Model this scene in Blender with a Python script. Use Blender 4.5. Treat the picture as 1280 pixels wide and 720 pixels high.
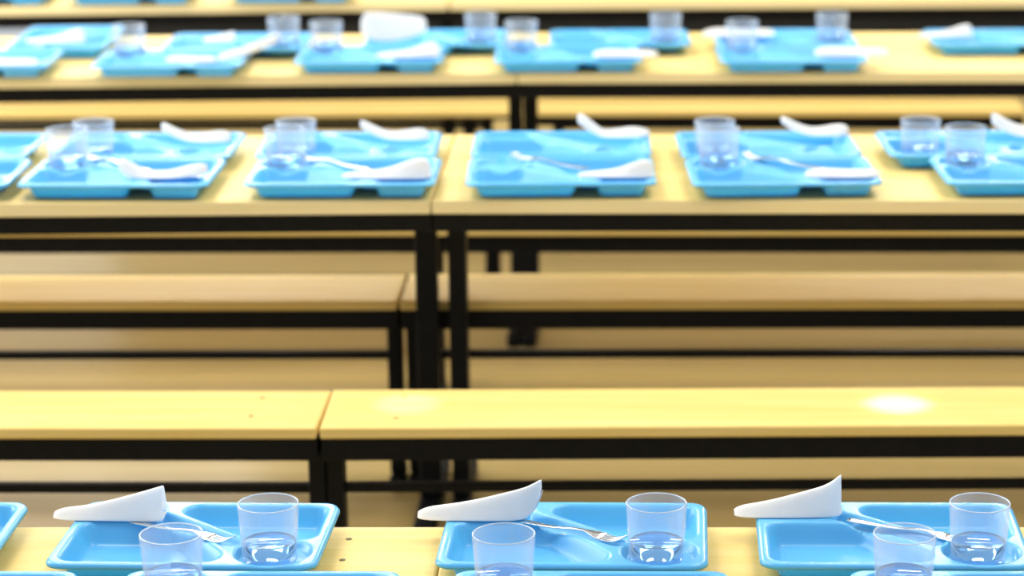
import bpy, bmesh, math, random
from mathutils import Vector, Matrix

random.seed(4)
S = bpy.context.scene
COL = S.collection
for o in list(bpy.data.objects):
    bpy.data.objects.remove(o)

# ------------------------------------------------------------------ camera
FPX, CX, HC, PITCH = 3100.0, 800.0, 1.74, math.atan(810 / 3100.0)
cam_d = bpy.data.cameras.new('camera')
cam = bpy.data.objects.new('camera', cam_d)
COL.objects.link(cam)
cam.location = (0, 0, HC)
cam.rotation_euler = (math.pi / 2 - PITCH, 0, 0)
cam_d.sensor_width = 36
cam_d.lens = FPX / 1280 * 36
cam_d.shift_x = -(CX - 640) / 1280
cam_d.clip_end = 60
cam_d.dof.use_dof = True
cam_d.dof.focus_distance = 3.32
cam_d.dof.aperture_fstop = 3.6
S.camera = cam

# ------------------------------------------------------------------ light
w = bpy.data.worlds.new('World')
S.world = w
w.use_nodes = True
bg = w.node_tree.nodes['Background']
bg.inputs['Color'].default_value = (0.90, 0.95, 1.0, 1)
bg.inputs['Strength'].default_value = 0.58


def area(name, loc, sx, sy, power, col, rot=(0, 0, 0)):
    d = bpy.data.lights.new(name, 'AREA')
    d.shape = 'RECTANGLE'
    d.size, d.size_y, d.energy, d.color = sx, sy, power, col
    o = bpy.data.objects.new(name, d)
    o.location, o.rotation_euler = loc, rot
    COL.objects.link(o)
    return o


WARM = (1.0, 0.93, 0.80)
for x, y in [(-1.6, 3.6), (1.2, 3.6), (-1.6, 5.8), (1.2, 5.8), (-1.6, 8.2), (1.2, 8.2)]:
    area('ceiling_lamp', (x, y, 3.3), 1.5, 0.6, 40, WARM)
for x in (-1.4, 1.4):
    area('bench_fill', (x, 9.7, 2.5), 1.2, 0.25, 38, WARM, (math.radians(-50), 0, 0))  # added fill to brighten the bench under the second table; no known lamp
# daylight of the tall glazing on the left side and at the far end of the hall
area('window_daylight', (-4.2, 5.4, 1.9), 6.0, 2.2, 260, (0.95, 0.97, 1.0), (0, -math.pi / 2, 0))
area('window_daylight', (-2.9, 9.7, 2.5), 2.6, 1.8, 60, (1.0, 0.98, 0.94), (math.radians(-62), 0, 0))


def spot(loc, tgt, power, ang, blend=0.5):  # narrow added beam that makes a bright patch, not a known fixture
    d = bpy.data.lights.new('bench_patch_spot', 'SPOT')
    d.energy, d.spot_size, d.spot_blend, d.color = power, ang, blend, (1, 0.88, 0.22)
    d.shadow_soft_size = 0.02
    o = bpy.data.objects.new('bench_patch_spot', d)
    o.location = loc
    o.rotation_euler = (Vector(tgt) - Vector(loc)).to_track_quat('-Z', 'Y').to_euler()
    COL.objects.link(o)


S.view_settings.view_transform = 'Standard'
S.view_settings.look = 'None'
S.view_settings.exposure = 0.06
S.view_settings.gamma = 1
S.view_settings.use_curve_mapping = False


# ------------------------------------------------------------------ helpers
def at(px, py, h):
    """point of the horizontal plane z=h seen at a pixel of the 1280x720 photograph"""
    dx, dy = (px - CX) / FPX, -(py - 360) / FPX
    cp, sp = math.cos(PITCH), math.sin(PITCH)
    t = (h - HC) / (dy * cp - sp)
    return Vector((t * dx, t * (dy * sp + cp), h))


def tag(o, label, cat, group=None):
    o['label'], o['category'] = label, cat
    if group:
        o['group'] = group


def thing(name, label, cat, loc=(0, 0, 0), rz=0, group=None):
    o = bpy.data.objects.new(name, None)
    o.empty_display_size = 0.05
    COL.objects.link(o)
    o.location, o.rotation_euler = loc, (0, 0, rz)
    tag(o, label, cat, group)
    return o


def link_mesh(name, bm, m, parent=None, smooth=False):
    me = bpy.data.meshes.new(name)
    bmesh.ops.recalc_face_normals(bm, faces=bm.faces)
    bm.to_mesh(me)
    bm.free()
    me.materials.append(m)
    if smooth:
        for p in me.polygons:
            p.use_smooth = True
    o = bpy.data.objects.new(name, me)
    COL.objects.link(o)
    if parent:
        o.parent = parent
    return o


def box(bm, x0, x1, y0, y1, z0, z1, bev=0.0, seg=2):
    vs = [bm.verts.new((x, y, z)) for z in (z0, z1) for y in (y0, y1) for x in (x0, x1)]
    fs = [(0, 2, 3, 1), (4, 5, 7, 6), (0, 1, 5, 4), (2, 6, 7, 3), (0, 4, 6, 2), (1, 3, 7, 5)]
    faces = [bm.faces.new([vs[i] for i in f]) for f in fs]
    if bev:
        es = list({e for f in faces for e in f.edges})
        bmesh.ops.bevel(bm, geom=es, offset=bev, segments=seg, profile=0.5, affect='EDGES')


def bar(bm, p, q, wx, wy):
    """square bar between two points"""
    p, q = Vector(p), Vector(q)
    d = (q - p).normalized()
    a = d.cross(Vector((0, 0, 1)))
    if a.length < 1e-4:
        a = Vector((1, 0, 0))
    a.normalize()
    b = d.cross(a).normalized()
    ring = []
    for c in (p, q):
        ring.append([bm.verts.new(c + a * sx * wx / 2 + b * sy * wy / 2) for sx, sy in ((-1, -1), (1, -1), (1, 1), (-1, 1))])
    for i in range(4):
        bm.faces.new((ring[0][i], ring[0][(i + 1) % 4], ring[1][(i + 1) % 4], ring[1][i]))
    bm.faces.new(ring[0][::-1])
    bm.faces.new(ring[1])


def lathe(bm, prof, n=48):
    """profile of (r, z); r==0 closes at the axis"""
    prev = None
    for r, z in prof:
        if r < 1e-6:
            cur = [bm.verts.new((0, 0, z))]
        else:
            cur = [bm.verts.new((r * math.cos(2 * math.pi * k / n), r * math.sin(2 * math.pi * k / n), z)) for k in range(n)]
        if prev:
            for k in range(n):
                k2 = (k + 1) % n
                if len(prev) == 1 and len(cur) > 1:
                    bm.faces.new((prev[0], cur[k], cur[k2]))
                elif len(cur) == 1 and len(prev) > 1:
                    bm.faces.new((prev[k], prev[k2], cur[0]))
                elif len(cur) > 1:
                    bm.faces.new((prev[k], prev[k2], cur[k2], cur[k]))
        prev = cur


# ------------------------------------------------------------------ materials
def mat(name, col, rough=0.5, spec=0.5, coat=0.0, coat_rough=0.1, metal=0.0, trans=0.0, ior=1.45):
    m = bpy.data.materials.new(name)
    m.use_nodes = True
    b = m.node_tree.nodes['Principled BSDF']
    b.inputs['Base Color'].default_value = (*col, 1)
    b.inputs['Roughness'].default_value = rough
    b.inputs['Specular IOR Level'].default_value = spec
    b.inputs['Coat Weight'].default_value = coat
    b.inputs['Coat Roughness'].default_value = coat_rough
    b.inputs['Metallic'].default_value = metal
    b.inputs['Transmission Weight'].default_value = trans
    b.inputs['IOR'].default_value = ior
    return m


def noise_mix(m, c1, c2, scale, detail=4, lo=0.3, hi=0.7, noise_scale=5.0, bump=0.0):
    nt = m.node_tree
    b = nt.nodes['Principled BSDF']
    tc = nt.nodes.new('ShaderNodeTexCoord')
    mp = nt.nodes.new('ShaderNodeMapping')
    mp.inputs['Scale'].default_value = scale
    nz = nt.nodes.new('ShaderNodeTexNoise')
    nz.inputs['Scale'].default_value = noise_scale
    nz.inputs['Detail'].default_value = detail
    cr = nt.nodes.new('ShaderNodeValToRGB')
    cr.color_ramp.elements[0].position, cr.color_ramp.elements[1].position = lo, hi
    cr.color_ramp.elements[0].color, cr.color_ramp.elements[1].color = (*c1, 1), (*c2, 1)
    nt.links.new(tc.outputs['Object'], mp.inputs['Vector'])
    nt.links.new(mp.outputs['Vector'], nz.inputs['Vector'])
    nt.links.new(nz.outputs['Fac'], cr.inputs['Fac'])
    nt.links.new(cr.outputs['Color'], b.inputs['Base Color'])
    if bump:
        bp = nt.nodes.new('ShaderNodeBump')
        bp.inputs['Strength'].default_value = bump
        bp.inputs['Distance'].default_value = 0.002
        nt.links.new(nz.outputs['Fac'], bp.inputs['Height'])
        nt.links.new(bp.outputs['Normal'], b.inputs['Normal'])
    return m


M_WOOD = noise_mix(mat('beech_laminate', (.7, .5, .2), 0.5, 0.22), (.78, .56, .17), (.86, .66, .26), (1.2, 26, 26), noise_scale=2.2)
M_EDGE = noise_mix(mat('pale_edge_strip', (.84, .70, .38), 0.4, 0.4), (.80, .66, .34), (.87, .74, .43), (1.2, 26, 26), noise_scale=2.2)
M_BLACK = noise_mix(mat('black_painted_steel', (.01, .011, .013), 0.5, 0.22), (.002, .0025, .004), (.005, .0055, .007), (3, 3, 3), noise_scale=14)
M_TRAY = noise_mix(mat('blue_plastic', (.13, .5, .84), 0.27, 0.5), (.105, .44, .88), (.125, .48, .91), (1, 1, 1), noise_scale=9)
_b = M_TRAY.node_tree.nodes['Principled BSDF']
_b.inputs['Subsurface Weight'].default_value = .35
_b.inputs['Subsurface Radius'].default_value = (.25, .65, 1.0)
_b.inputs['Subsurface Scale'].default_value = .010
M_NAPKIN = noise_mix(mat('white_paper', (.9, .9, .9), 0.9, 0.1), (.93, .92, .90), (.96, .95, .94), (1, 1, 1), noise_scale=60, bump=0.15)
def glass_mat():
    m = bpy.data.materials.new('worn_clear_glass')
    m.use_nodes = True
    nt = m.node_tree
    out = nt.nodes['Material Output']
    nt.nodes.remove(nt.nodes['Principled BSDF'])
    tr = nt.nodes.new('ShaderNodeBsdfTransparent'); tr.inputs['Color'].default_value = (.95, .975, 1, 1)
    gl = nt.nodes.new('ShaderNodeBsdfGlossy'); gl.inputs['Roughness'].default_value = .04
    df = nt.nodes.new('ShaderNodeBsdfTranslucent'); df.inputs['Color'].default_value = (.86, .92, 1, 1)
    dd = nt.nodes.new('ShaderNodeBsdfDiffuse'); dd.inputs['Color'].default_value = (.86, .92, 1, 1)
    ad = nt.nodes.new('ShaderNodeMixShader'); ad.inputs[0].default_value = .5
    lw = nt.nodes.new('ShaderNodeLayerWeight'); lw.inputs['Blend'].default_value = .35
    mr = nt.nodes.new('ShaderNodeMapRange'); mr.inputs['To Min'].default_value = .085; mr.inputs['To Max'].default_value = .30
    m1 = nt.nodes.new('ShaderNodeMixShader'); m2 = nt.nodes.new('ShaderNodeMixShader')
    fr = nt.nodes.new('ShaderNodeMapRange'); fr.inputs['From Min'].default_value = .4; fr.inputs['To Min'].default_value = .03; fr.inputs['To Max'].default_value = .35
    L = nt.links.new
    L(df.outputs[0], ad.inputs[1]); L(dd.outputs[0], ad.inputs[2])
    L(lw.outputs['Facing'], mr.inputs['Value']); L(mr.outputs[0], m1.inputs[0])
    L(tr.outputs[0], m1.inputs[1]); L(ad.outputs[0], m1.inputs[2])
    L(lw.outputs['Facing'], fr.inputs['Value'])
    L(fr.outputs[0], m2.inputs[0]); L(m1.outputs[0], m2.inputs[1]); L(gl.outputs[0], m2.inputs[2])
    L(m2.outputs[0], out.inputs['Surface'])
    return m


M_GLASS = glass_mat()
_n = M_NAPKIN.node_tree.nodes['Principled BSDF']
_n.inputs['Subsurface Weight'].default_value = .5
_n.inputs['Subsurface Radius'].default_value = (1, 1, 1)
_n.inputs['Subsurface Scale'].default_value = .012
M_RIM = mat('glass_rim_highlight', (.80, .90, 1.0), .08, .8, trans=.55, ior=1.3)  # whitish: the glint on the lip is put into the colour
M_WATER = mat('water', (.42, .73, 1.0), 0.0, 0.5, trans=1.0, ior=1.33)
M_STEEL = noise_mix(mat('cutlery_steel', (.75, .74, .72), 0.22, metal=1.0), (.70, .69, .66), (.80, .79, .77), (1, 1, 1), noise_scale=40)
M_SCREW = noise_mix(mat('dull_screw_steel', (.12, .09, .04), 0.5, metal=0.6), (.10, .08, .04), (.16, .12, .06), (1, 1, 1), noise_scale=80)
M_FLOOR = noise_mix(mat('tan_hall_floor', (.5, .4, .2), 0.22, 0.5), (.46, .34, .125), (.56, .42, .18), (0.6, 9, 1), noise_scale=1.6)
M_WALL = noise_mix(mat('dark_brown_panelling', (.05, .03, .02), 0.6, 0.2), (.075, .042, .025), (.11, .062, .038), (9, 9, .6), noise_scale=2)
M_SKIRT = noise_mix(mat('black_skirting', (.008, .008, .008), 0.5, 0.3), (.006, .006, .006), (.012, .012, .012), (1, 1, 1), noise_scale=8)
M_PANE = mat('window_pane', (1, 1, 1), 0.0, 0.5, trans=1.0, ior=1.05)

# ------------------------------------------------------------------ setting


def struct(name, bm, m, parent=None):
    o = link_mesh(name, bm, m, parent)
    if not parent:
        o['kind'] = 'structure'
    return o


YW = 10.4
bm = bmesh.new(); box(bm, -6, 5, 0.4, YW + 0.15, -0.1, 0)
struct('floor', bm, M_FLOOR)
DX0, DX1 = -3.75, -2.22
bm = bmesh.new()
box(bm, DX1, 5, YW, YW + 0.15, 0, 3.3)
box(bm, -6, DX0, YW, YW + 0.15, 0, 3.3)
box(bm, DX0, DX1, YW, YW + 0.15, 2.2, 3.3)
struct('wall_back', bm, M_WALL)
bm = bmesh.new()
box(bm, DX1, 5, YW - 0.02, YW, 0, 0.26, 0.004)
struct('baseboard_back', bm, M_SKIRT)
bm = bmesh.new()
for a, b_ in ((DX0, DX0 + .06), (DX1 - .06, DX1), ((DX0 + DX1) / 2 - .03, (DX0 + DX1) / 2 + .03)):
    box(bm, a, b_, YW + .04, YW + .1, 0, 2.2, .004)
box(bm, DX0, DX1, YW + .04, YW + .1, 2.14, 2.2, .004)
d1 = struct('door_1', bm, M_SKIRT)
bm = bmesh.new(); box(bm, DX0 + .05, DX1 - .05, YW + .065, YW + .071, 0.01, 2.15)
link_mesh('glass_pane', bm, M_PANE, d1)


# ------------------------------------------------------------------ furniture
def screw(parent, x, y, z):
    bm = bmesh.new()
    lathe(bm, [(0.0045, -0.001), (0.0045, 0.0004), (0.003, 0.0008), (0, 0.0003)], 14)
    o = link_mesh('screw', bm, M_SCREW, parent, True)
    o.location = (x, y, z)


def end_frame(parent, cx, yc, depth, zt, wx, side, skew=0.0):
    """pedestal column with a foot bar; side = direction of the table's middle"""
    bm = bmesh.new()
    box(bm, cx - wx / 2, cx + wx / 2, yc - .03, yc + .03, 0.03, zt, .004)
    # curved gusset to the rail
    r, n = 0.045, 6
    pts = []
    ex = cx + side * wx / 2
    for k in range(n + 1):
        a = math.pi / 2 * k / n
        pts.append((ex + side * (r - r * math.cos(a)) , zt - .001 - r + r * math.sin(a)))
    pts.append((ex - side * .004, zt - .001)); pts.append((ex - side * .004, zt - .001 - r))
    for ring_y in (0,):
        f = [bm.verts.new((p[0], yc - .012, p[1])) for p in pts]
        g = [bm.verts.new((p[0], yc + .012, p[1])) for p in pts]
        bm.faces.new(f); bm.faces.new(g[::-1])
        for i in range(len(f)):
            j = (i + 1) % len(f)
            bm.faces.new((f[j], f[i], g[i], g[j]))
    leg = link_mesh('leg', bm, M_BLACK, parent)
    bm = bmesh.new()
    box(bm, cx - wx / 2, cx + wx / 2, yc - depth * .36, yc + depth * .36, 0.0, 0.03, .006)
    for v in bm.verts:
        v.co.x += (v.co.y - yc) * skew
    link_mesh('foot', bm, M_BLACK, leg)


def slab(name, x0, x1, y0, y1, z0, z1, parent):
    bm = bmesh.new()
    box(bm, x0, x1, y0, y1, z0, z1, .004, 3)
    return link_mesh(name, bm, M_WOOD, parent)


def table(seam_px, front_py, d, L, depth, h, yaw, label, legs, thick=.027, apron=.04, legw=.042, group=None, screws=()):
    """legs = column offset from the seam; d=-1 extends to the left of the seam, +1 to the right"""
    p = at(seam_px, front_py, h)
    t = thing('dining_table', label, 'table', (p.x, p.y, 0), math.radians(yaw), group)
    g = 0.0006 * d
    x0, x1 = sorted((g, d * L))
    top = slab('tabletop', x0, x1, 0.003, depth - .003, h - thick, h, t)
    bm = bmesh.new()
    box(bm, x0, x1, 0, .0028, h - thick, h - .001, .0008, 1)
    box(bm, x0, x1, depth - .0028, depth, h - thick, h - .001, .0008, 1)
    strip = link_mesh('edge_strip', bm, M_EDGE, t)
    for ob in (top, strip):          # ends are cut parallel to the hall so that neighbours meet
        for v in ob.data.vertices:
            v.co.x += v.co.y * math.tan(math.radians(yaw))
    bm = bmesh.new()
    zt, zb = h - thick, h - thick - apron
    box(bm, x0, x1, .025, .05, zb, zt, .002)
    box(bm, x0, x1, depth - .05, depth - .025, zb, zt, .002)
    for xx in (x0 + .002, x1 - .027):
        box(bm, xx, xx + .025, .05, depth - .05, zb, zt, .002)
    ap = link_mesh('apron', bm, M_BLACK, t)
    for v in ap.data.vertices:
        v.co.x += v.co.y * math.tan(math.radians(yaw))
    yc = depth / 2
    bx = d * legs + yc * math.tan(math.radians(yaw))
    end_frame(t, bx, yc, depth, zt, legw, d, math.tan(math.radians(yaw)))
    bm = bmesh.new()
    bar(bm, (bx - d * .0, yc + .26, zt - .01), (bx + d * .0, yc + .035, .30), .014, .014)
    link_mesh('brace', bm, M_BLACK, t)
    end_frame(t, d * (L - legs), yc, depth, zt, legw, -d)
    for sx, sy in screws:
        q = at(sx, sy, h)
        v = Matrix.Rotation(-math.radians(yaw), 3, 'Z') @ (q - Vector((p.x, p.y, h)))
        screw(t, v.x, v.y, h)
    return t


def bench(seam_px, front_py, back_py, d, L, label, yaw=0, h=.43, legs=.025, thick=.021, frame=.044, rail=(.276, .292), legw=.03, screws=(), group=None, seam_back=None):
    p = at(seam_px, front_py, h)
    depth = at(seam_px, back_py, h).y - p.y
    t = thing('bench', label, 'bench', (p.x, p.y, 0), math.radians(yaw), group)
    x0, x1 = sorted((0.0015 * d, d * L))
    bm = bmesh.new()
    box(bm, x0, x1, 0, depth, h - thick, h, .004, 3)
    link_mesh('seat', bm, M_WOOD, t)
    bm = bmesh.new()
    zt = h - thick
    box(bm, x0 + .001, x1 - .001, .015, .035, zt - frame, zt, .002)
    box(bm, x0 + .001, x1 - .001, depth - .035, depth - .015, zt - frame, zt, .002)
    for xx in (x0 + .001, x1 - .021):
        box(bm, xx, xx + .02, .035, depth - .035, zt - frame, zt, .002)
    link_mesh('frame', bm, M_BLACK, t)
    bm = bmesh.new()
    xa, xb = sorted((d * (legs + legw / 2), d * (L - legs - legw / 2)))
    box(bm, xa, xb, depth / 2 - .01, depth / 2 + .01, rail[0], rail[1], .002)
    link_mesh('stretcher', bm, M_BLACK, t)
    for lx, s in ((d * legs, d), (d * (L - legs), -d)):
        end_frame(t, lx, depth / 2, depth * .75, zt, legw, s)
    for sx, sy in screws:
        q = at(sx, sy, h)
        v = Matrix.Rotation(-math.radians(yaw), 3, 'Z') @ (q - Vector((p.x, p.y, h)))
        screw(t, v.x, v.y, h)
    return t


H1, H2 = .535, .722
TD = .64
# tables (front to back)
y1f = at(640, 658, H1).y - .66


def py_of(y, h):
    """photo row of ground distance y on plane h"""
    cp, sp = math.cos(PITCH), math.sin(PITCH)
    zc = y * cp + (HC - h) * sp
    yc = (h - HC) * cp + y * sp
    return 360 - FPX * yc / zc


p1 = py_of(y1f, H1)
table(505, p1, -1, 1.8, .66, H1, 0, 'pale wooden front table, left of the dark table joint, under the nearest trays', .06, group='front row tables',
      screws=((436, 674), (428, 700)))
table(505, p1, 1, 1.8, .66, H1, 0, 'pale wooden front table, right of the dark table joint, under the nearest trays', .06, group='front row tables')
table(538, 250, -1, 1.8, TD, H2, 2.0, 'left table of the second row, its black post left of the gap', .038, legw=.044, group='second row tables')
table(539, 250, 1, 1.8, TD, H2, 0, 'right table of the second row, its black post right of the gap', 0.024, legw=.036, group='second row tables')
table(645, 91, -1, 2.0, TD, H2, 3.2, 'blurred left table of the third row, behind the second row', .0185, legw=.036, group='third row tables')
table(646, 91, 1, 2.0, TD, H2, 0.6, 'blurred right table of the third row, behind the second row', .0185, legw=.036, group='third row tables')
table(560, 1.5, -1, 2.2, TD, H2, 5.0, 'blurred left table of the farthest row, cut off by the top of the photo', .03, group='farthest row tables')
table(562, 1.5, 1, 2.4, TD, H2, 2.0, 'blurred right table of the farthest row, cut off by the top of the photo', .03, group='farthest row tables')

# benches (front to back)
bench(396, 535, 488, -1, 1.7, 'pale wooden bench left of the joint, between front and second tables', 0, legs=.014, screws=((328, 497), (314, 520)))
bench(398, 535, 487, 1, 1.9, 'pale wooden bench right of the joint, between front and second tables', .9, legs=.016, screws=((505, 496), (495, 522)))
bench(497, 376, 343, -1, 1.7, 'yellowish bench left of the posts, seen under the second table', .3, legs=.017, legw=.03)
bench(499, 376, 342, 1, 1.9, 'yellowish bench right of the posts, seen under the second table', .4, legs=.02, legw=.03)
bench(560, 284, 261, -1, 1.8, 'black-framed bench on the near side of the third row, left one', .5, legs=.035)
bench(562, 284, 261, 1, 1.9, 'black-framed bench on the near side of the third row, right one', 0, legs=.015)
bench(632, 192, 171, -1, 1.8, 'bench on the far side of the third row, left one, one leg in view', 0, legs=.044, legw=.04)
bench(634, 192, 171, 1, 1.9, 'bench on the far side of the third row, right one, one leg in view', 0, legs=.05, legw=.04)
bench(651, 137, 120, -1, 2.1, 'blurred bench seen under the third row, left one with white window reflections', 1.2, frame=.012, rail=(.353, .376), legs=.1)
bench(653, 137, 120, 1, 1.45, 'blurred bench seen under the third row, right one ending near the photo edge', 0, frame=.03, rail=(.353, .376), legs=.1)

# ------------------------------------------------------------------ trays
TW, TDp, TH = .36, .25, .034


def poly_sd(x, y, P):
    """signed distance to a convex polygon (negative inside)"""
    d2, inside = 1e9, True
    n = len(P)
    for i in range(n):
        ax, ay = P[i]; bx, by = P[(i + 1) % n]
        ex, ey = bx - ax, by - ay
        wx, wy = x - ax, y - ay
        t = max(0, min(1, (wx * ex + wy * ey) / (ex * ex + ey * ey)))
        dd = (wx - ex * t) ** 2 + (wy - ey * t) ** 2
        d2 = min(d2, dd)
        if ex * wy - ey * wx < 0:
            inside = False
    return -math.sqrt(d2) if inside else math.sqrt(d2)


def shrink(P, r):
    cx = sum(p[0] for p in P) / len(P); cy = sum(p[1] for p in P) / len(P)
    out = []
    for x, y in P:
        out.append((x + (r if x < cx else -r), y + (r if y < cy else -r)))
    return out


def uv(u, v):      # screen-like coordinates of a tray whose user sits on the far side
    return ((u - .5) * TW, (v - .5) * TDp)


WELLS = [
    ('poly', shrink([uv(.035, .05), uv(.64, .05), uv(.45, .66), uv(.035, .66)], .026), .026, TH - .0045, .017),
    ('poly', shrink([uv(.66, .40), uv(.965, .40), uv(.965, .95), uv(.40, .95)], .026), .026, TH - .0045, .017),
    ('poly', [uv(.82, .22), (uv(.82, .22)[0] + .001, uv(.82, .22)[1]), (uv(.82, .22)[0], uv(.82, .22)[1] + .001)], .0515, .012, .007),
    ('poly', shrink([uv(.04, .73), uv(.33, .73), uv(.33, .95), uv(.04, .95)], .02), .02, TH - .0045, .014),
    ('seg', (uv(.30, .78), uv(.66, .36)), .016, .012, .012),
]


def well_z(x, y):
    z = TH
    for kind, P, r, depth, wall in WELLS:
        if kind == 'poly':
            sd = poly_sd(x, y, P) - r
        else:
            (ax, ay), (bx, by) = P
            t = max(0, min(1, ((x - ax) * (bx - ax) + (y - ay) * (by - ay)) / ((bx - ax) ** 2 + (by - ay) ** 2)))
            sd = math.hypot(x - ax - t * (bx - ax), y - ay - t * (by - ay)) - r
        if sd < 0:
            t = min(1, -sd / wall)
            s = t * t * (3 - 2 * t) * .6 + t * .4
            z = min(z, TH - depth * s)
    return z


def tray_mesh():
    nx, ny = 108, 76
    R = .026
    bm = bmesh.new()
    top, bot = [], []
    hx, hy = TW / 2, TDp / 2
    for j in range(ny + 1):
        rt, rb = [], []
        for i in range(nx + 1):
            x, y = -hx + TW * i / nx, -hy + TDp * j / ny
            # pull the corners onto an arc
            qx, qy = abs(x) - (hx - R), abs(y) - (hy - R)
            if qx > 0 and qy > 0:
                l = math.hypot(qx, qy)
                m_ = max(qx, qy)
                k = m_ / l
                x = math.copysign(hx - R + qx * k, x)
                y = math.copysign(hy - R + qy * k, y)
            qx, qy = max(0, abs(x) - (hx - R)), max(0, abs(y) - (hy - R))
            edge = R - math.hypot(qx, qy) if (qx > 0 and qy > 0) else min(hx - abs(x), hy - abs(y))
            z = well_z(x, y)
            if edge < .0045:
                z -= (.0045 - edge) ** 2 / .0045 * 1.0
            rt.append(bm.verts.new((x, y, z)))
            rb.append(bm.verts.new((x, y, z - .0026)))
        top.append(rt); bot.append(rb)
    for j in range(ny):
        for i in range(nx):
            bm.faces.new((top[j][i], top[j][i + 1], top[j + 1][i + 1], top[j + 1][i]))
            bm.faces.new((bot[j][i], bot[j + 1][i], bot[j + 1][i + 1], bot[j][i + 1]))
    bd = [(j, 0) for j in range(ny, 0, -1)] + [(0, i) for i in range(nx)] + [(j, nx) for j in range(ny)] + [(ny, i) for i in range(nx, 0, -1)]
    for a in range(len(bd)):
        c, d = bd[a], bd[(a + 1) % len(bd)]
        bm.faces.new((top[c[0]][c[1]], bot[c[0]][c[1]], bot[d[0]][d[1]], top[d[0]][d[1]]))
    return bm


TRAY = None


def tray(lx, rx, rim_py, h, far, rot, label, group):
    """lx, rx = photo columns of the front rim corners, rim_py its row; far = the diner sits beyond the table"""
    global TRAY
    a, b = at(lx, rim_py, h + TH), at(rx, rim_py, h + TH)
    c = (a + b) / 2
    r = math.radians(rot)
    off = Vector((-math.sin(r), math.cos(r), 0)) * TDp / 2
    loc = Vector((c.x, c.y, h)) + off
    if TRAY is None:
        TRAY = link_mesh('food_tray', tray_mesh(), M_TRAY, None, True)
        o = TRAY
    else:
        o = TRAY.copy()
        COL.objects.link(o)
    o.location = (loc.x, loc.y, h + .0002)
    o.rotation_euler = (0, 0, r + (0 if far else math.pi))
    tag(o, label, 'tray', group)
    return o


BL = 'sky-blue compartment food tray '
ordw = ['leftmost', 'second from left', 'third from left', 'fourth from left', 'fifth from left', 'rightmost']
G1F, G1N = 'trays along the far edge of the front table', 'trays along the near edge of the front table'
T = {}
for i, (lx, rot, lab) in enumerate(((-362, 0, 'only its right tip in frame'), (50, -1.5, 'left, with one tumbler standing in it'),
                                    (541, -1.0, 'middle, with a fork lying across'), (950, -.8, 'right, under the tallest napkin'))):
    T['1F', i] = tray(lx, lx + 345, 707, H1, True, rot, BL + 'on front table far edge, ' + lab, G1F)
# front table, near edge (cut by the bottom of the photo)
pn = py_of(at(640, 711, H1 + TH).y - TDp - .004, H1 + TH)
for i, (cxp, lab) in enumerate(((-72, 'bottom left photo corner'), (330, 'second from left'), (738, 'third from left'), (1230, 'bottom right photo corner'))):
    e = cxp - (CX - cxp) * .08
    T['1N', i] = tray(e - 178, e + 178, pn, H1, False, -.5, BL + 'cut off on front table near edge, ' + lab, G1N)
for i, (lx, rx, py, rot) in enumerate(((-235, 6, 232, 1), (17, 259, 231, 0), (303, 543, 230, 1), (581, 822, 229, 2), (866, 1106, 229, 3), (1184, 1424, 227, 2.5))):
    T['2N', i] = tray(lx, rx, py, H2, False, rot, BL + 'on second table near edge, ' + ordw[i], 'trays along the near edge of the second table')
for i, (lx, rx, py, rot) in enumerate(((-195, 24, 196.5, 0), (60, 284, 195.5, 0), (318, 544, 194.5, 1.2), (587, 815, 193.5, 1), (851, 1082, 193.5, 3), (1114, 1340, 192.5, 3))):
    T['2F', i] = tray(lx, rx, py, H2, True, rot, BL + 'on second table far edge, ' + ordw[i], 'trays along the far edge of the second table')
for i, (lx, rx, py) in enumerate(((-128, 53, 83), (114, 298, 82), (367, 552, 77), (618, 803, 76), (907, 1082, 76))):
    T['3N', i] = tray(lx, rx, py, H2, False, 2, 'blurred ' + BL + 'on third table near edge, ' + (ordw[i] if i < 4 else 'rightmost'), 'trays along the near edge of the third table')
for i, (lx, rx, py) in enumerate(((-45, 133, 61), (203, 380, 60), (452, 634, 55), (688, 864, 55), (895, 1076, 54.5), (1168, 1348, 54.5))):
    T['3F', i] = tray(lx, rx, py, H2, True, 2, 'blurred ' + BL + 'on third table far edge, ' + ordw[i], 'trays along the far edge of the third table')
# the leftmost far tray is turned end-on
q = at(84, 45, H2 + TH)
T['3F', 0].location = (q.x, q.y, H2 + .0002)
T['3F', 0].rotation_euler = (0, 0, math.radians(93))
T['3F', 0]['label'] = 'blurred ' + BL + 'turned end-on, leftmost on third table far edge'
# farthest table: only the lowest edge is in frame
for i, (lx, rx, py) in enumerate(((-96, 58, -6), (84, 240, -7), (286, 440, -9))):
    T['4N', i] = tray(lx, rx, py, H2, False, 4, 'blurred ' + BL + 'barely in frame on farthest table, ' + ('leftmost', 'middle', 'right one')[i], 'trays on the farthest table')

# ------------------------------------------------------------------ glasses
GP = None


WELL = uv(.82, .22)


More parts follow.
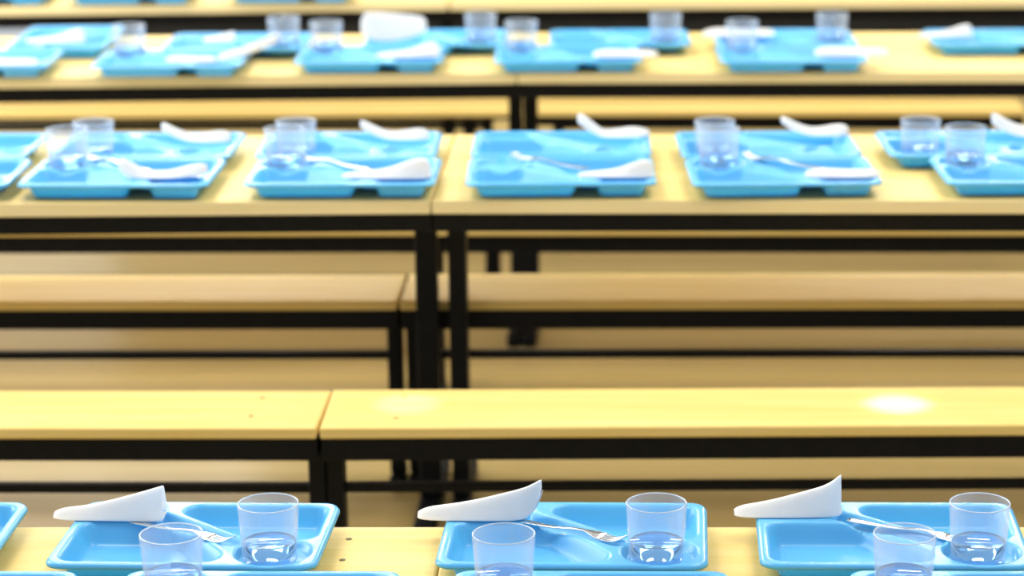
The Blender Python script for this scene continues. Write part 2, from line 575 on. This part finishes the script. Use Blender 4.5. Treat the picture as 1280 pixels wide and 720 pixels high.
def glass(key, label, group, dx=0.0, dy=0.0, deep=None, water=.027):
    """stands in the round recess of a tray, or (deep) on the floor of one of its big wells; dx, dy nudge it"""
    global GP
    tr = T[key]
    lx, ly = uv(*deep) if deep else WELL
    M = Matrix.Translation(tr.location) @ tr.rotation_euler.to_matrix().to_4x4()
    p = M @ Vector((lx + dx, ly + dy, .0048 if deep else TH - .0118))
    if GP is None:
        t = thing('water_glass', label, 'glass', p, 0, group)
        H, R1, R0, th = .079, .0405, .0365, .0019
        bm = bmesh.new()
        prof = [(0, .0006), (R0 - .005, .0), (R0 - .001, .0012), (R0, .004)]
        for k in range(1, 9):
            prof.append((R0 + (R1 - R0) * k / 8, .004 + (H - .005) * k / 8))
        prof += [(R1 - .0006, H), (R1 - th + .0004, H)]
        for k in range(8, -1, -1):
            prof.append((R0 + (R1 - R0) * k / 8 - th, .009 + (H - .010) * k / 8))
        prof += [(R0 - .006, .007), (0, .0062)]
        lathe(bm, prof, 56)
        link_mesh('tumbler', bm, M_GLASS, t, True)
        bm = bmesh.new()
        lathe(bm, [(R1 - .0021, H + .0001), (R1 - .0019, H + .0009), (R1 - .001, H + .0013), (R1 - .0001, H + .0009), (R1 + .0001, H + .0001), (R1 - .0021, H + .0001)], 56)
        link_mesh('rim', bm, M_RIM, t, True)  # pale ring added to stand in for light caught on the lip
        bm = bmesh.new()
        zt = water
        rt = R0 + (R1 - R0) * (zt - .009) / (H - .010) - th - .0002
        lathe(bm, [(0, .0066), (R0 - .0065, .0074), (R0 - th - .0004, .0094), (rt, zt - .0006), (rt - .001, zt), (0, zt)], 56)
        link_mesh('water', bm, M_WATER, t, True)
        GP = t
        return t
    t = GP.copy()
    COL.objects.link(t)
    t.location, t.rotation_euler = p, (0, 0, random.random())
    for ch in GP.children:
        c = ch.copy()
        COL.objects.link(c)
        c.parent = t
    tag(t, label, 'glass', group)
    return t


GL = 'clear glass tumbler of water '
GA, GB, GC = 'glasses on the front table', 'glasses on the second table', 'glasses on the third table'
for i, lab in ((1, 'in the left far-edge tray'), (2, 'beside the fork in the middle far-edge tray'), (3, 'at right photo edge in far-edge tray')):
    glass(('1F', i), GL + lab + ', front table', GA, dx=-.004)
for i, lab in ((1, 'lower left'), (2, 'lower middle'), (3, 'lower right')):
    glass(('1N', i), GL + lab + ' of photo, front table near edge', GA, dx=-.004, dy=-.006)
D_ = (.205, .40)
glass(('2F', 1), GL + 'rear one of the leftmost pair, second table', GB, deep=D_)
glass(('2N', 1), GL + 'front one of the leftmost pair, second table', GB, dx=.006)
glass(('2F', 2), GL + 'rear one of the pair second from left, second table', GB, deep=D_)
glass(('2N', 2), GL + 'front one of the pair second from left, second table', GB, dx=.006)
glass(('2F', 4), GL + 'rear one of the pair right of middle, second table', GB, deep=(.2, .4))
glass(('2N', 4), GL + 'front one of the pair right of middle, second table', GB)
glass(('2F', 5), GL + 'in the front-left of the rightmost far tray, second table', GB, deep=D_)
glass(('2N', 5), GL + 'in the rightmost near tray, second table', GB)
GL3 = 'blurred clear tumbler on third table, '
glass(('3N', 1), GL3 + 'leftmost', GC)
glass(('3F', 1), GL3 + 'rear one of the left pair', GC, dx=.006)
glass(('3N', 2), GL3 + 'front one of the left pair', GC)
glass(('3F', 2), GL3 + 'left one of the middle pair', GC)
glass(('3N', 3), GL3 + 'right one of the middle pair', GC)
glass(('3F', 3), GL3 + 'right of the middle tray', GC)
glass(('3N', 4), GL3 + 'in front of a white napkin', GC)
glass(('3F', 4), GL3 + 'rightmost', GC)


# ------------------------------------------------------------------ napkins
def napkin_mesh(spine):
    """spine rows (x, y, z_base, z_top, half_width); a paper folded over its ridge, open below"""
    bm = bmesh.new()
    rows = []
    prof = [(-1, 0), (-.72, .32), (-.45, .66), (-.12, .97), (.12, .97), (.45, .66), (.72, .32), (1, 0)]
    for x, y, zb, zt, hw in spine:
        rows.append([bm.verts.new((x, y + hw * a, zb + (zt - zb) * b)) for a, b in prof])
    for r0, r1 in zip(rows, rows[1:]):
        for i in range(len(prof) - 1):
            bm.faces.new((r0[i], r1[i], r1[i + 1], r0[i + 1]))
    # inner ply: the folded-in leaf closing the underside
    inner = []
    for x, y, zb, zt, hw in spine:
        inner.append([bm.verts.new((x + .002, y + hw * a * .9, zb + .0012 + (zt - zb) * b)) for a, b in ((-.9, 0.0), (0, .12), (.9, 0.0))])
    for r0, r1 in zip(inner, inner[1:]):
        for i in range(2):
            bm.faces.new((r0[i], r0[i + 1], r1[i + 1], r1[i]))
    return bm


def napkin(px, py, h, spine, label, group, rz=0, scale=1.0, mirror=False):
    """left tip of the napkin at a photo pixel on plane h"""
    p = at(px, py, h)
    sp = [(x * scale, y, zb * scale, zt * scale, hw * scale) for x, y, zb, zt, hw in spine]
    o = link_mesh('paper_napkin', napkin_mesh(sp), M_NAPKIN, None, True)
    m = o.modifiers.new('ply', 'SOLIDIFY'); m.thickness = .0016; m.offset = 0
    m = o.modifiers.new('soft', 'SUBSURF'); m.levels = m.render_levels = 2
    o.location = (p.x, p.y, h + .0012)
    o.rotation_euler = (0, 0, math.radians(rz))
    tag(o, label, 'napkin', group)
    return o


WEDGE = [(0, 0, 0, .006, .010), (.012, 0, 0, .012, .017), (.035, 0, 0, .0145, .020), (.055, 0, 0, .0175, .020), (.09, 0, 0, .027, .021), (.12, 0, 0, .036, .022), (.15, 0, 0, .046, .022), (.153, 0, 0, .047, .022)]
PEAK = [(0, 0, 0, .006, .010), (.012, 0, 0, .013, .018), (.04, 0, 0, .0165, .020), (.075, 0, 0, .026, .021), (.11, 0, 0, .036, .021), (.132, 0, 0, .044, .020), (.145, 0, 0, .056, .016), (.148, 0, .002, .058, .015)]
LONG = [(0, 0, 0, .006, .010), (.014, 0, 0, .014, .018), (.04, 0, 0, .017, .020), (.08, 0, 0, .024, .021), (.12, 0, 0, .035, .021), (.148, 0, .0, .043, .018), (.162, 0, .010, .050, .012), (.172, 0, .038, .055, .006)]
HR = H1 + TH
napkin(68, 646, HR, WEDGE, 'white folded paper napkin, blunt wedge, on the left far-edge tray of the front table', 'napkins on the front table', -1)
napkin(522, 646, HR, LONG, 'white folded paper napkin with a pointed tip, beside the fork handle on the front table', 'napkins on the front table', -1)
napkin(917, 643, HR, PEAK, 'white folded paper napkin, tallest peak, on the right far-edge tray of the front table', 'napkins on the front table', 1)

WING = [(0, 0, .026, .037, .006), (.006, 0, .022, .038, .011), (.02, 0, .013, .031, .014), (.045, 0, .003, .019, .016), (.065, 0, 0, .014, .018), (.09, 0, 0, .017, .020), (.115, 0, 0, .022, .020), (.13, 0, 0, .021, .016), (.138, 0, 0, .015, .010)]
POLE = [(0, 0, .030, .046, .008), (.006, 0, .026, .048, .013), (.02, 0, .016, .040, .015), (.042, 0, .002, .020, .016), (.055, 0, 0, .012, .018), (.09, 0, 0, .017, .020), (.118, 0, 0, .021, .020), (.14, 0, .003, .015, .014), (.146, 0, .006, .012, .008)]
SCARF = [(0, 0, .018, .034, .008), (.006, 0, .010, .036, .014), (.02, 0, .002, .031, .016), (.04, 0, 0, .017, .018), (.065, 0, 0, .011, .018), (.10, 0, 0, .012, .018), (.13, 0, .002, .023, .018), (.155, 0, .006, .026, .014), (.165, 0, .008, .022, .008)]
RISE = [(0, 0, 0, .005, .006), (.02, 0, 0, .010, .012), (.06, 0, 0, .012, .016), (.09, 0, 0, .018, .018), (.12, 0, 0, .032, .020), (.145, 0, 0, .036, .020), (.152, 0, 0, .028, .016), (.155, 0, 0, .016, .012)]
FLAT = [(0, 0, .001, .006, .008), (.01, 0, 0, .013, .014), (.04, 0, 0, .016, .018), (.08, 0, 0, .012, .018), (.115, 0, 0, .013, .018), (.135, 0, 0, .011, .014), (.142, 0, .001, .007, .008)]
HB = H2 + TH
G2 = 'napkins on the second table'
NK = 'white folded napkin '
napkin(150, 222, HB, SCARF, NK + 'curling across the leftmost full near-edge tray, second table', G2, 2)
napkin(203, 177, HB, WING, NK + 'with raised left tail, leftmost on the far edge of the second table', G2, 1)
napkin(428, 222, HB, RISE, NK + 'widening to the right on the second full near-edge tray, second table', G2, 1, 1.08)
napkin(451, 174, HB, WING, NK + 'with raised left tail, second on the far edge of the second table', G2, 1)
napkin(722, 221, HB, RISE, NK + 'widening to the right on the middle near-edge tray, second table', G2, 1, .92)
napkin(722, 171, HB, POLE, NK + 'with rolled left end sticking up, middle of second table far edge', G2, 1)
napkin(1006, 221, HB, FLAT, NK + 'lying low on the near-edge tray right of middle, second table', G2, 2)
napkin(976, 169, HB, WING, NK + 'with long raised left tail, right of middle on second table far edge', G2, 2)
napkin(1239, 170, HB, [(x, y, zb, zt + .01 * (1 - x / .14), hw * 1.3) for x, y, zb, zt, hw in WING], NK + 'cut by the right photo edge on the second table', G2, 2)
G3 = 'napkins on the third table'
napkin(-30, 81, HB, FLAT, 'blurred white napkin at the left photo edge, near edge of third table', G3, 2, 1.05)
napkin(33, 53, HB, RISE, 'blurred white napkin, leftmost on the third table far edge', G3, 3, .95)
napkin(208, 77, HB, FLAT, 'blurred white napkin lying flat in front of the left slanting one, third table', G3, 2, .85)
napkin(274, 75, HB, [(0, 0, 0, .012, .012), (.02, .01, 0, .018, .02), (.05, .06, .002, .02, .026), (.085, .13, .006, .028, .026), (.11, .18, .012, .036, .02), (.118, .20, .016, .034, .012)],
       'blurred white napkin slanting diagonally, left part of third table', G3, 0, 1)
napkin(254, 52, HB, PEAK[:6], 'small blurred white napkin left behind the slanting one, third table', G3, 0, .6)
napkin(470, 71, HB, RISE, 'blurred white napkin below the big upright sheet, third table near edge', G3, 2, 1.0)
SHEET = [(0, 0, .030, .050, .010), (.008, 0, .016, .074, .012), (.012, 0, .012, .077, .013), (.045, .004, .002, .077, .02), (.08, .006, .004, .074, .02), (.12, .004, .010, .070, .018), (.152, 0, .022, .066, .013), (.158, 0, .024, .064, .012), (.165, 0, .032, .050, .008)]
napkin(452, 53, HB, SHEET, 'big upright blurred white napkin sheet, highest on the third table', G3, 1, 1.0)
napkin(741, 71, HB, FLAT, 'blurred white napkin on the middle near-edge tray of the third table', G3, 4, 1.12)
napkin(878, 45, HB, FLAT, 'blurred white napkin behind the tumbler, far edge of third table', G3, 3, 1.3)
napkin(1018, 69, HB, FLAT, 'blurred white napkin sticking out right of its near-edge tray, third table', G3, 3, 1.28)
napkin(1147, 46, HB, RISE, 'blurred white napkin, rightmost on the third table', G3, 2, .9)

# ------------------------------------------------------------------ forks
FK = None


def fork_mesh():
    L = .185
    bm = bmesh.new()

    def zc(t):          # side curve along the fork
        x = t * L
        return .0022 + .006 * math.exp(-((x - .115) / .035) ** 2) + (.010 * ((x - .155) / .03) ** 2 if x > .155 else 0)

    def hw(t):
        x = t * L
        if x < .008: return .0045 + .0025 * (x / .008)
        if x < .075: return .007 - .0035 * ((x - .008) / .067)
        if x < .118: return .0035 - .0005 * ((x - .075) / .043)
        if x < .14: return .003 + .009 * (((x - .118) / .022) ** 1.3)
        return .012
    th = .0011

    def strip(pts):     # pts: (x, y0, y1, z)
        prev = None
        for x, y0, y1, z in pts:
            r = [bm.verts.new((x, y0, z)), bm.verts.new((x, y1, z)), bm.verts.new((x, y1, z + th * 1.6)), bm.verts.new((x, y0, z + th * 1.6))]
            if prev:
                for i in range(4):
                    bm.faces.new((prev[i], prev[(i + 1) % 4], r[(i + 1) % 4], r[i]))
            else:
                bm.faces.new(r[::-1])
            prev = r
        bm.faces.new(prev)
    n = 26
    te = .148 / L
    strip([(te * i / n * L, -hw(te * i / n), hw(te * i / n), zc(te * i / n)) for i in range(n + 1)])
    for k in range(4):
        c = -.009 + .006 * k
        strip([((te + (1 - te) * i / 6) * L, c - .0019 * (1 - .4 * i / 6), c + .0019 * (1 - .4 * i / 6), zc(te + (1 - te) * i / 6)) for i in range(7)])
    return bm


def fork(p0, p1, h, label, group):
    global FK
    a, b = at(*p0, h), at(*p1, h)
    if FK is None:
        FK = link_mesh('fork', fork_mesh(), M_STEEL, None, True)
        m = FK.modifiers.new('round', 'BEVEL'); m.width = .0005; m.segments = 2
        o = FK
    else:
        o = FK.copy(); COL.objects.link(o)
    d = b - a
    o.location = (a.x, a.y, h)
    o.rotation_euler = (0, 0, math.atan2(d.y, d.x))
    tag(o, label, 'fork', group)


fork((640, 651), (800, 686), HR - .004, 'steel fork crossing the middle far-edge tray of the front table', 'forks on the front table')
fork((160, 653), (300, 685), HR - .004, 'steel fork mostly hidden behind the tumblers in the left far-edge tray, front table', 'forks on the front table')
fork((1060, 652), (1212, 682), HR - .004, 'steel fork between the two tumblers of the right far-edge tray, front table', 'forks on the front table')
for a, b, lab in (((735, 213), (645, 199), 'third full tray'), ((465, 214), (375, 200), 'second full tray'), ((1030, 213), (935, 199), 'fourth full tray'), ((185, 214), (112, 200), 'first full tray')):
    fork(a, b, HB - .004, 'blurred steel fork in second table near-edge tray, ' + lab + ' from left', 'forks on the second table')

# ------------------------------------------------------------------ added spots, no known fixtures, for the bright patches on the near bench
for px in (1122, 509):
    q = at(px, 505, .43)
    spot((q.x, q.y + .1, 3.2), q, 4200 if px > 1000 else 1500, math.radians(2.6))
